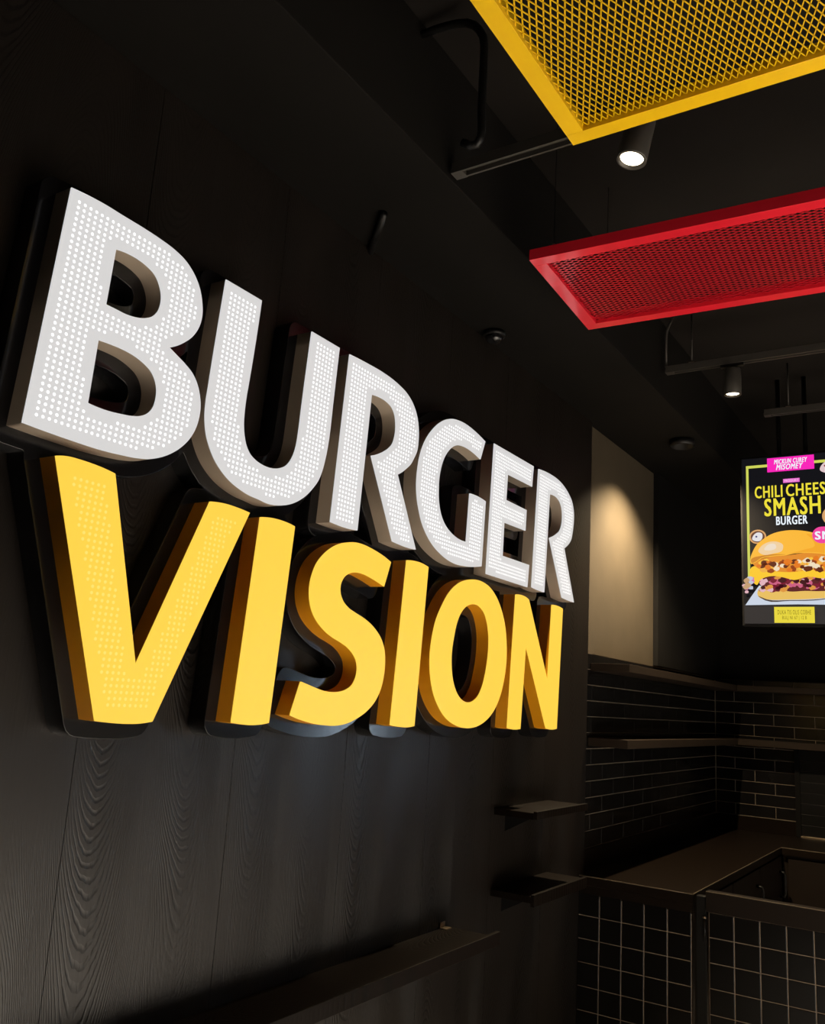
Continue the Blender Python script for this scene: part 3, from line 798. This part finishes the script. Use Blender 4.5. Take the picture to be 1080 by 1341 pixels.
spotlight((-0.662, 1.886, EYE + 1.332), math.radians(8), math.radians(-9), EYE + 1.455, 'lit spotlight just beyond the edge of the yellow panel', P_SPOT1, 60)
spotlight((-0.877, 3.85, EYE + 1.405), 0.0, 0.0, EYE + 1.55, 'lit cylinder spotlight below the red panel', P_SPOT2, 60)
k = 0
for (sx, sy, zr) in ((0.7, 1.905, 1.455), (1.5, 1.905, 1.455), (2.1, 1.905, 1.455)):
    spotlight((sx, sy, EYE + zr - 0.145), 0.0, 0.0, EYE + zr,
              'lit spotlight out of view to the right on a lighting track', P_ROOM, 80, colr=(1.0, 0.92, 0.82), grp='spotlights out of view')
# pendant-free shop floor: surface downlights behind and beside the camera
for (sx, sy) in ((2.6, 1.6), (2.6, 3.4), (3.2, 6.0)):
    t = thing('ceiling_downlight', (sx, sy, CEIL - 0.1), 'surface ceiling downlight out of view over the shop floor',
              'downlight', 'downlights out of view')
    lathe('housing', [(0.05, 0.01), (0.052, 0.0), (0.06, 0.0), (0.06, 0.1), (0.0, 0.1)], (sx, sy, CEIL - 0.1), M_BLACK, t)
    lathe('lens', [(0.0, 0.012), (0.05, 0.0095)], (sx, sy, CEIL - 0.1), M_LENS, t)
    ld = bpy.data.lights.new('lamp', 'SPOT')
    ld.energy = P_ROOM
    ld.color = (1.0, 0.94, 0.86)
    ld.spot_size = math.radians(84)
    ld.spot_blend = 0.6
    ld.shadow_soft_size = 0.05
    lo = bpy.data.objects.new('lamp', ld)
    COL.objects.link(lo)
    lo.parent = t
    lo.location = (0, 0, -0.004)

# deep downlight under the beam, washing the plaster beside the sign wall
DLX, DLY = -1.31, 4.58
t = thing('recessed_downlight', (DLX, DLY, SOFF - 0.045), 'black downlight ring under the beam above the lit plaster', 'downlight')
lathe('trim_ring', [(0.06, 0.045), (0.06, 0.008), (0.066, 0.008), (0.066, 0.045)], (DLX, DLY, SOFF - 0.045), M_BLACK, t)
lathe('lens', [(0.0, 0.043), (0.02, 0.041)], (DLX, DLY, SOFF - 0.045), M_LENS, t)
ld = bpy.data.lights.new('lamp', 'SPOT')
ld.energy = P_WASH
ld.color = (1.0, 0.78, 0.50)
ld.spot_size = math.radians(124)
ld.spot_blend = 0.75
ld.shadow_soft_size = 0.02
lo = bpy.data.objects.new('lamp', ld)
COL.objects.link(lo)
lo.parent = t
lo.location = (0, 0, 0.010)

# ------------------------------------------------------------------ cables and small ceiling things
K = 1.72 / 1.84
pts = [(-1.272, 1.912), (-1.235, 1.911), (-1.199, 1.907), (-1.16, 1.899), (-1.13, 1.888), (-1.106, 1.87), (-1.088, 1.846), (-1.076, 1.82), (-1.071, 1.789),
       (-1.07, 1.716), (-1.07, 1.65), (-1.069, 1.572), (-1.066, 1.52), (-1.068, 1.5), (-1.079, 1.483), (-1.1, 1.486), (-1.123, 1.502)]
tag(tube('cable_conduit', [(-1.2 if i == 0 else a * K, 1.72, EYE + b * K) for i, (a, b) in enumerate(pts)], 0.011, M_BLACK),
    'black bent cable conduit hanging from the beam beside the yellow panel', 'conduit')
tag(tube('cable_conduit', [(-1.174, 3.85, EYE + 1.584), (-1.174, 3.85, EYE + 1.74), (-1.17, 3.85, EYE + 1.765), (-1.16, 3.85, EYE + 1.79), (-1.145, 3.85, EYE + 1.825)], 0.006, M_RAIL),
    'thin cable rising from the track end below the red panel', 'conduit')
tag(tube('soffit_pipe', [(-1.635, 2.13, SOFF - 0.012), (-1.56, 2.055, SOFF - 0.012), (-1.461, 1.955, SOFF - 0.012)], 0.012, M_BLACK),
    'short black pipe crossing the underside of the beam above the letters', 'pipe')
t = thing('dome_camera', (-1.575, 2.9, SOFF - 0.05), 'small black dome camera under the beam above the letters', 'camera')
lathe('base_ring', [(0.0, 0.05), (0.045, 0.05), (0.045, 0.032), (0.04, 0.03), (0.0, 0.03)], (-1.575, 2.9, SOFF - 0.05), M_BLACK, t)
lathe('dome', [(0.036 * math.cos(a * math.pi / 12), 0.03 - 0.03 * math.sin(a * math.pi / 12)) for a in range(7)], (-1.575, 2.9, SOFF - 0.05), M_BACKING, t)

# ------------------------------------------------------------------ service counter behind the sign wall
ZW = 0.909
YC = 4.05
wx1 = -1.118
t = thing('worktop', (-1.2, 5.6, ZW - 0.04), 'dark metal L-shaped worktop running into the tiled corner', 'worktop')
Lo = [(TX + 0.001, YC), (wx1, YC), (wx1, 5.97), (1.4, 5.97), (1.4, YB - 0.001), (TX + 0.001, YB - 0.001)]
V = [(a, b, ZW - 0.04) for a, b in Lo] + [(a, b, ZW) for a, b in Lo]
F = [(5, 4, 3, 2), (5, 2, 1, 0), (6, 7, 8, 11), (11, 8, 9, 10)] + [(i, (i + 1) % 6, 6 + (i + 1) % 6, 6 + i) for i in range(6)]
build('top_sheet', V, F, M_STEEL, t)
boxes('worn_edge', [(TX + 0.03, wx1 + 0.0015, YC - 0.0015, YC + 0.001, ZW - 0.003, ZW + 0.0006),
                    (wx1 - 0.001, wx1 + 0.0015, YC - 0.0015, 5.97, ZW - 0.003, ZW + 0.0006),
                    (wx1 - 0.001, 1.4, 5.9685, 5.971, ZW - 0.003, ZW + 0.0006)], M_EDGE, t)['label'] = 'pale worn metal edge'
box('upstand', (TX + 0.001, TX + 0.013, 4.12, YB - 0.001, ZW, ZW + 0.0945), M_STEEL, t, 0.001)
box('upstand', (TX + 0.013, -1.14, YB - 0.013, YB - 0.001, ZW, ZW + 0.0945), M_STEEL, t, 0.001)

# tiled counter end, left of the gap
TW, TH = 0.102, 0.0984
sq = tile_mesh('tile', TW - 0.0032, TH - 0.0032, 0.0075, M_TILE2, '-y')
t = thing('tiled_counter', (-1.38, YC + 0.4, 0.0), 'tiled counter end under the dark worktop, left of the gap', 'counter')
box('front_apron', (TX + 0.03, wx1, YC, YC + 0.0115, ZW - 0.08, ZW - 0.0405), M_STEEL, t)
box('carcass', (TX + 0.03, -1.130, YC + 0.012, 5.94, 0.0, ZW - 0.0405), M_DARKLAM, t)
box('grout_bed', (TX + 0.031, -1.123, YC + 0.0014, YC + 0.012, 0.0, ZW - 0.081), M_GROUT, t)
for c in range(5):
    for r in range(8):
        put('tile', sq, (-1.125 - TW * (c + 0.5), YC + 0.007, 0.838 - TH * (r + 0.5)), t)
box('corner_trim', (-1.123, -1.119, YC - 0.001, YC + 0.02, 0.0, ZW - 0.081), M_STEEL, t)
yy = YC + 0.1
for k in range(3):
    d = box('cabinet_door', (-1.130, -1.118, yy, yy + 0.6, 0.1, ZW - 0.05), M_DARKLAM, t, 0.002)
    tube('door_handle', [(-1.118, yy + 0.52, 0.78), (-1.09, yy + 0.52, 0.775), (-1.085, yy + 0.52, 0.76), (-1.085, yy + 0.52, 0.66), (-1.09, yy + 0.52, 0.645), (-1.118, yy + 0.52, 0.64)], 0.007, M_BLACK, d, 8)
    yy += 0.612
t = thing('counter_cabinet', (0.1, 6.28, 0.0), 'dark cabinet under the worktop along the back wall', 'cabinet')
box('carcass', (-1.115, 1.4, 6.0, YB - 0.002, 0.0, ZW - 0.0405), M_DARKLAM, t)
for k in range(4):
    d = box('cabinet_door', (-1.085 + 0.61 * k, -0.485 + 0.61 * k, 5.985, 6.0, 0.1, ZW - 0.06), M_DARKLAM, t, 0.002)
    tube('door_handle', [(-0.55 + 0.61 * k, 5.985, 0.7), (-0.55 + 0.61 * k, 5.96, 0.695), (-0.55 + 0.61 * k, 5.96, 0.585), (-0.55 + 0.61 * k, 5.985, 0.58)], 0.006, M_BLACK, d, 8)

# tiled front panel, right of the gap
t = thing('counter_front_panel', (-0.4, YC + 0.02, 0.0), 'low tiled counter front to the right of the gap, open behind', 'counter')
box('core_board', (-1.052, 0.18, YC + 0.012, YC + 0.04, 0.0, ZW - 0.062), M_DARKLAM, t)
box('grout_bed', (-1.052, 0.18, YC + 0.0014, YC + 0.012, 0.0, ZW - 0.062), M_GROUT, t)
box('top_rail', (-1.064, 0.18, YC - 0.001, YC + 0.045, ZW - 0.061, ZW + 0.021), M_DARKLAM, t, 0.0015)
box('worn_edge', (-1.064, 0.18, YC - 0.002, YC + 0.0005, ZW + 0.0185, ZW + 0.0215), M_EDGE, t)['label'] = 'pale worn edge along the rail'
for c in range(12):
    for r in range(8):
        put('tile', sq, (-1.052 + TW * (c + 0.5), YC + 0.007, 0.848 - TH * (r + 0.5)), t)
box('corner_trim', (-1.056, -1.052, YC - 0.001, YC + 0.02, 0.0, ZW - 0.062), M_STEEL, t)
t = thing('gap_post', (-1.09, YC + 0.03, 0.0), 'black upright post between the two tiled counter fronts', 'post')
box('post', (-1.108, -1.066, YC + 0.012, YC + 0.055, 0.0, ZW - 0.005), M_BLACK, t, 0.002)
lathe('hinge_pin', [(0.0, 0.0), (0.006, 0.0), (0.006, 0.09), (0.0, 0.09)], (-1.071, YC + 0.004, 0.73), M_BLACK, t, 10)
lathe('pin_cap', [(0.0, 0.0), (0.008, 0.0), (0.008, 0.006), (0.0, 0.009)], (-1.071, YC + 0.004, 0.82), M_EDGE, t, 10)['label'] = 'small bright pin cap'

# black hatch in the back wall, standing on the worktop
t = thing('serving_hatch', (-0.7, YB - 0.02, ZW), 'black closed hatch above the worktop on the back wall', 'hatch')
box('side_jamb', (-1.139, -1.108, YB - 0.022, YB - 0.001, ZW + 0.001, 1.476), M_BLACKPAINT, t)
for k in range(8):
    z = ZW + 0.012 + k * 0.069
    box('shutter_slat', (-1.108, 0.4, YB - 0.012, YB - 0.001, z, z + 0.067), M_BLACK, t, 0.001)
box('sill', (-1.108, 0.4, YB - 0.035, YB - 0.013, ZW + 0.0005, ZW + 0.011), M_EDGE, t, 0.001)['label'] = 'pale metal sill'


def corner_shelf(z0, z1, y0, x1, label):
    t = thing('corner_shelf', (TX + 0.1, 5.6, z0), label, 'shelf', 'L-shaped shelves on the tiled walls')
    box('shelf_board', (TX + 0.001, TX + 0.2, y0, YB - 0.001, z0, z1), M_SHELF, t, 0.0015)
    box('shelf_board', (TX + 0.2, x1, YB - 0.2, YB - 0.001, z0, z1), M_SHELF, t, 0.0015)
    return t


corner_shelf(EYE + 0.191, EYE + 0.229, 4.215, 0.45, 'upper brown corner shelf below the lit plaster')
corner_shelf(EYE - 0.171, EYE - 0.130, 4.20, 0.45, 'lower brown corner shelf halfway up the black tiles')

# ------------------------------------------------------------------ menu screen
YS = 4.8
SC = YS / 6.5
U0 = -1.42 * SC
t = thing('menu_screen', (U0 + 0.33 * SC, YS + 0.03, EYE + 0.64 * SC), 'upright lit menu screen advertising a burger, hanging above the counter', 'screen')
box('housing', (U0 - 0.018 * SC, U0 + 0.678 * SC, YS + 0.001, YS + 0.045, EYE + 0.645 * SC, EYE + 1.878 * SC), M_BLACK, t, 0.003)
box('mount_plate', (U0 + 0.2 * SC, U0 + 0.46 * SC, YS + 0.045, YS + 0.07, EYE + 1.1 * SC, EYE + 1.4 * SC), M_BLACK, t)
for a in (0.24, 0.42):
    tube('hanger_pole', [(U0 + a * SC, YS + 0.06, EYE + 1.12 * SC), (U0 + a * SC, YS + 0.06, CEIL)], 0.012, M_BLACK, t, 10)


def em(name, c, s=1.0):
    # srgb 0-255 -> linear emission
    l = [((v / 255 + 0.055) / 1.055) ** 2.4 if v > 10 else v / 255 / 12.92 for v in c]
    return mat('screen_' + name, tuple(0.004 for _ in l), 0.5, spec=0.06, emit=tuple(l), es=s)


disp = box('display', (U0 - 0.004 * SC, U0 + 0.664 * SC, YS - 0.0015, YS + 0.001, EYE + 0.66 * SC, EYE + 1.862 * SC), em('black', (17, 17, 22)), t)
LAY = [0.0]


def shape(name, loops, m):
    LAY[0] += 0.00012
    y1 = YS - 0.0015 - LAY[0]
    return slab_xz(name, [np.array([(U0 + a * SC, EYE + b * SC) for a, b in L]) for L in loops], y1 - 0.0001, y1, m, disp)


def rect(name, u0, u1, v0, v1, m):
    return shape(name, [[(u0, v0), (u1, v0), (u1, v1), (u0, v1)]], m)


def text(name, s, u0, u1, v0, v1, m, bold=0.02, slant=0.0):
    LAY[0] += 0.00012
    cu = bpy.data.curves.new(name, 'FONT')
    cu.body = s
    cu.size = 1.0
    cu.resolution_u = 3
    cu.space_character = 1.14
    ob = bpy.data.objects.new(name, cu)
    COL.objects.link(ob)
    dg = bpy.context.evaluated_depsgraph_get()
    me = bpy.data.meshes.new_from_object(ob.evaluated_get(dg))
    bpy.data.objects.remove(ob)
    xs = [v.co.x for v in me.vertices]
    ys = [v.co.y for v in me.vertices]
    ax, bx, ay, by = min(xs), max(xs), min(ys), max(ys)
    for v in me.vertices:
        a = (v.co.x - ax) / (bx - ax)
        b = (v.co.y - ay) / (by - ay)
        v.co = (((a - 0.5) * (u1 - u0) + slant * (b - 0.5)) * SC, 0.0, b * (v1 - v0) * SC)
    me.materials.clear()
    bm = bmesh.new()
    bm.from_mesh(me)
    src = bm.verts[:] + bm.edges[:] + bm.faces[:]
    for sx, sz in ((-1, -1), (1, -1), (-1, 1), (1, 1)):
        if bold:
            g = bmesh.ops.duplicate(bm, geom=src)['geom']
            hh = (v1 - v0) * SC * bold
            bmesh.ops.translate(bm, verts=[q for q in g if isinstance(q, bmesh.types.BMVert)], vec=(sx * hh, 0, sz * hh * 0.5))
    for f in bm.faces:
        f.normal_update()
        if f.normal.y > 0:
            f.normal_flip()
    bm.to_mesh(me)
    bm.free()
    return link(name, me, m, disp, (U0 + (u0 + u1) / 2 * SC, YS - 0.0017 - LAY[0], EYE + v0 * SC))


YELT, LIME, PINK, WHT = em('yellow', (238, 222, 60)), em('lime', (205, 210, 90)), em('pink', (250, 40, 185)), em('white', (236, 244, 252))
bw = 0.017
rect('border_line', 0.025, 0.025 + bw, 0.96, 1.81, LIME)
rect('border_line', 0.025 + bw, 0.66 - 0.025, 1.79, 1.81, LIME)
rect('border_line', 0.66 - 0.025 - bw, 0.66 - 0.025, 0.96, 1.79, LIME)
rect('footer_band', -0.003, 0.662, 0.662, 0.80, em('footer', (50, 47, 47)))
rect('pink_banner', 0.172, 0.484, 1.75, 1.854, PINK)
text('banner_lettering', 'MICKUN CUREY', 0.222, 0.437, 1.806, 1.840, WHT, 0.03, 0.004)
text('banner_lettering', 'MISOMEY', 0.236, 0.406, 1.762, 1.802, WHT, 0.03, 0.008)
rect('pink_tag', 0.277, 0.386, 1.663, 1.692, em('pale_pink', (232, 110, 205)))
text('tag_lettering', 'PRODUKT', 0.286, 0.377, 1.669, 1.686, em('tag_text', (250, 190, 235)), 0.02)
text('headline_lettering', 'CHILI', 0.085, 0.269, 1.563, 1.650, YELT, 0.024)
text('headline_lettering', 'CHEESE', 0.296, 0.594, 1.563, 1.650, YELT, 0.024)
text('headline_lettering', 'SMASH', 0.149, 0.513, 1.427, 1.554, YELT, 0.024)
text('headline_lettering', 'BURGER', 0.225, 0.428, 1.359, 1.420, WHT, 0.03)


def ell(cx, cy, rx, ry, n=28):
    return [(cx + rx * math.cos(2 * math.pi * k / n), cy + ry * math.sin(2 * math.pi * k / n)) for k in range(n)]


def wavy(pts, n=4):
    s = ' '.join('%.1f,%.1f' % (a * 1000, b * 1000) for a, b in pts)
    return [tuple(p) for p in smooth_loop(s, n)]


def blobs(name, items, cols, seed):
    rnd = random.Random(seed)
    for ci, c in enumerate(cols):
        L = []
        for i, (u, v, r) in enumerate(items):
            if i % len(cols) != ci:
                continue
            n = 7
            a0 = rnd.random() * 6
            L.append([(u + r * (0.75 + 0.5 * rnd.random()) * math.cos(a0 + 2 * math.pi * k / n) * 1.25,
                       v + r * (0.7 + 0.5 * rnd.random()) * math.sin(a0 + 2 * math.pi * k / n)) for k in range(n)])
        V, F = [], []
        LAY[0] += 0.00012
        yv = YS - 0.0017 - LAY[0]
        for lp in L:
            n0 = len(V)
            V += [(U0 + a * SC, yv, EYE + b * SC) for a, b in lp]
            F.append(tuple(range(n0, n0 + len(lp))))
        o = build(name, V, F, c, disp)
        o['kind'] = 'stuff'


# small bowls at the picture's edges
shape('bowl_rim', [ell(0.097, 1.281, 0.058, 0.052)], em('bowl', (214, 160, 104)))
shape('bowl_inside', [ell(0.097, 1.281, 0.047, 0.041)], em('bowl_in', (92, 48, 30)))
shape('bowl_cream', [wavy([(0.06, 1.262), (0.075, 1.30), (0.095, 1.312), (0.125, 1.305), (0.128, 1.27), (0.115, 1.252), (0.08, 1.25)])], em('cream', (224, 222, 226)))
shape('bowl_spot', [ell(0.088, 1.282, 0.007, 0.007, 10)], em('navy', (40, 50, 110)))
shape('onion_piece', [wavy([(0.52, 1.735), (0.55, 1.79), (0.60, 1.80), (0.63, 1.76), (0.60, 1.72), (0.55, 1.715)])], em('pale_rose', (222, 196, 200)))
shape('onion_mark', [wavy([(0.545, 1.765), (0.57, 1.775), (0.585, 1.76), (0.56, 1.752)])], em('brick', (150, 60, 60)))
shape('bowl_rim', [ell(0.575, 1.405, 0.052, 0.06)], em('bowl', (214, 160, 104)))
# wrapper, buns, fillings
shape('paper', [[(0.005, 0.792), (0.048, 0.856), (0.10, 0.93), (0.30, 0.90), (0.63, 0.92), (0.655, 0.79), (0.35, 0.796)]], em('paper', (202, 212, 228)))
shape('lower_bun', [wavy([(0.087, 0.872), (0.10, 0.845), (0.15, 0.832), (0.30, 0.829), (0.50, 0.836), (0.61, 0.85), (0.615, 0.90), (0.50, 0.925), (0.30, 0.93), (0.12, 0.93)])], em('bun_low', (232, 190, 96)))
shape('bun_shadow', [wavy([(0.09, 0.858), (0.15, 0.832), (0.30, 0.826), (0.50, 0.832), (0.62, 0.85), (0.50, 0.826), (0.30, 0.82), (0.14, 0.824)])], em('shadow', (70, 60, 56)))
rnd = random.Random(3)
shape('meat_layer', [wavy([(0.10, 0.965), (0.12, 0.925), (0.17, 0.892), (0.23, 0.90), (0.30, 0.885), (0.40, 0.888), (0.50, 0.885), (0.60, 0.90), (0.62, 0.97), (0.50, 0.995), (0.40, 1.0), (0.25, 1.01), (0.15, 0.99)])], em('meat', (92, 28, 36)))
blobs('meat_pieces', [(rnd.uniform(0.11, 0.61), rnd.uniform(0.895, 0.985), rnd.uniform(0.009, 0.02)) for _ in range(90)],
      [em('onion_pink', (205, 96, 130)), em('deep_red', (120, 22, 48)), em('pale_mauve', (226, 178, 188)), em('amber', (222, 150, 66)), em('maroon', (62, 12, 24))], 11)
shape('cheese_layer', [wavy([(0.040, 0.985), (0.06, 0.955), (0.085, 0.935), (0.11, 0.97), (0.18, 0.995), (0.26, 0.985), (0.33, 0.965), (0.42, 0.985), (0.52, 0.972), (0.62, 0.99), (0.625, 1.05), (0.50, 1.06), (0.30, 1.065), (0.12, 1.075), (0.05, 1.06)])], em('cheese', (250, 200, 48)))
shape('filling_layer', [wavy([(0.06, 1.09), (0.10, 1.05), (0.20, 1.03), (0.32, 1.02), (0.45, 1.035), (0.58, 1.02), (0.625, 1.06), (0.61, 1.13), (0.45, 1.155), (0.30, 1.14), (0.14, 1.125)])], em('filling', (226, 140, 44)))
blobs('filling_pieces', [(rnd.uniform(0.09, 0.60), rnd.uniform(1.03, 1.115), rnd.uniform(0.010, 0.022)) for _ in range(70)],
      [em('amber2', (240, 176, 70)), em('rust', (150, 66, 22)), em('gold', (250, 196, 66)), em('cream2', (240, 222, 190)), em('brown', (96, 40, 18)), em('orange', (228, 120, 30))], 5)
shape('upper_bun', [wavy([(0.045, 1.124), (0.05, 1.085), (0.07, 1.090), (0.119, 1.121), (0.20, 1.135), (0.282, 1.139), (0.34, 1.15), (0.388, 1.152), (0.46, 1.148), (0.54, 1.136), (0.60, 1.115), (0.625, 1.13), (0.60, 1.20), (0.55, 1.245), (0.495, 1.279), (0.392, 1.310), (0.286, 1.316), (0.188, 1.294), (0.13, 1.258), (0.094, 1.228), (0.06, 1.17)])], em('bun', (250, 184, 58)))
shape('bun_shade', [wavy([(0.30, 1.150), (0.388, 1.158), (0.46, 1.155), (0.54, 1.143), (0.60, 1.125), (0.615, 1.14), (0.59, 1.19), (0.54, 1.235), (0.48, 1.270), (0.42, 1.285), (0.46, 1.24), (0.47, 1.20), (0.40, 1.175)])], em('bun_shade', (244, 168, 44)))
shape('bun_shade', [wavy([(0.05, 1.118), (0.055, 1.092), (0.07, 1.096), (0.119, 1.127), (0.20, 1.141), (0.282, 1.145), (0.20, 1.150), (0.11, 1.140), (0.065, 1.13)])], em('bun_rim', (206, 132, 40)))
shape('bun_gloss', [wavy([(0.10, 1.175), (0.13, 1.15), (0.20, 1.155), (0.26, 1.175), (0.265, 1.215), (0.22, 1.24), (0.16, 1.235), (0.12, 1.21)])], em('bun_gloss', (238, 206, 160)))
shape('bun_gloss', [wavy([(0.14, 1.185), (0.18, 1.178), (0.22, 1.195), (0.215, 1.22), (0.17, 1.222)])], em('bun_gloss2', (236, 220, 200)))
blobs('onion_pieces', [(rnd.uniform(0.0, 0.06), rnd.uniform(0.875, 0.985), rnd.uniform(0.012, 0.02)) for _ in range(16)],
      [em('mauve', (206, 120, 180)), em('pale_mauve', (226, 178, 188)), em('lilac', (190, 196, 214)), em('sand', (196, 158, 116))], 8)
shape('pink_badge', [[(0.515 + 0.058 * math.cos(a), 1.273 + 0.058 * math.sin(a)) for a in np.linspace(math.pi / 2, 3 * math.pi / 2, 14)] +
                     [(0.64, 1.215), (0.64, 1.331)]], em('badge', (240, 70, 160)))
text('badge_lettering', 'SM', 0.476, 0.575, 1.243, 1.298, WHT, 0.05)
rect('yellow_label', 0.197, 0.455, 0.668, 0.778, em('label', (232, 214, 62)))
DK = em('label_text', (120, 104, 24))
text('label_lettering', 'DUKA TIS OLIS COBHE', 0.219, 0.433, 0.726, 0.757, DK, 0.0)
text('label_lettering', 'BULJ NI 67 | 12 B', 0.249, 0.405, 0.685, 0.716, DK, 0.0)
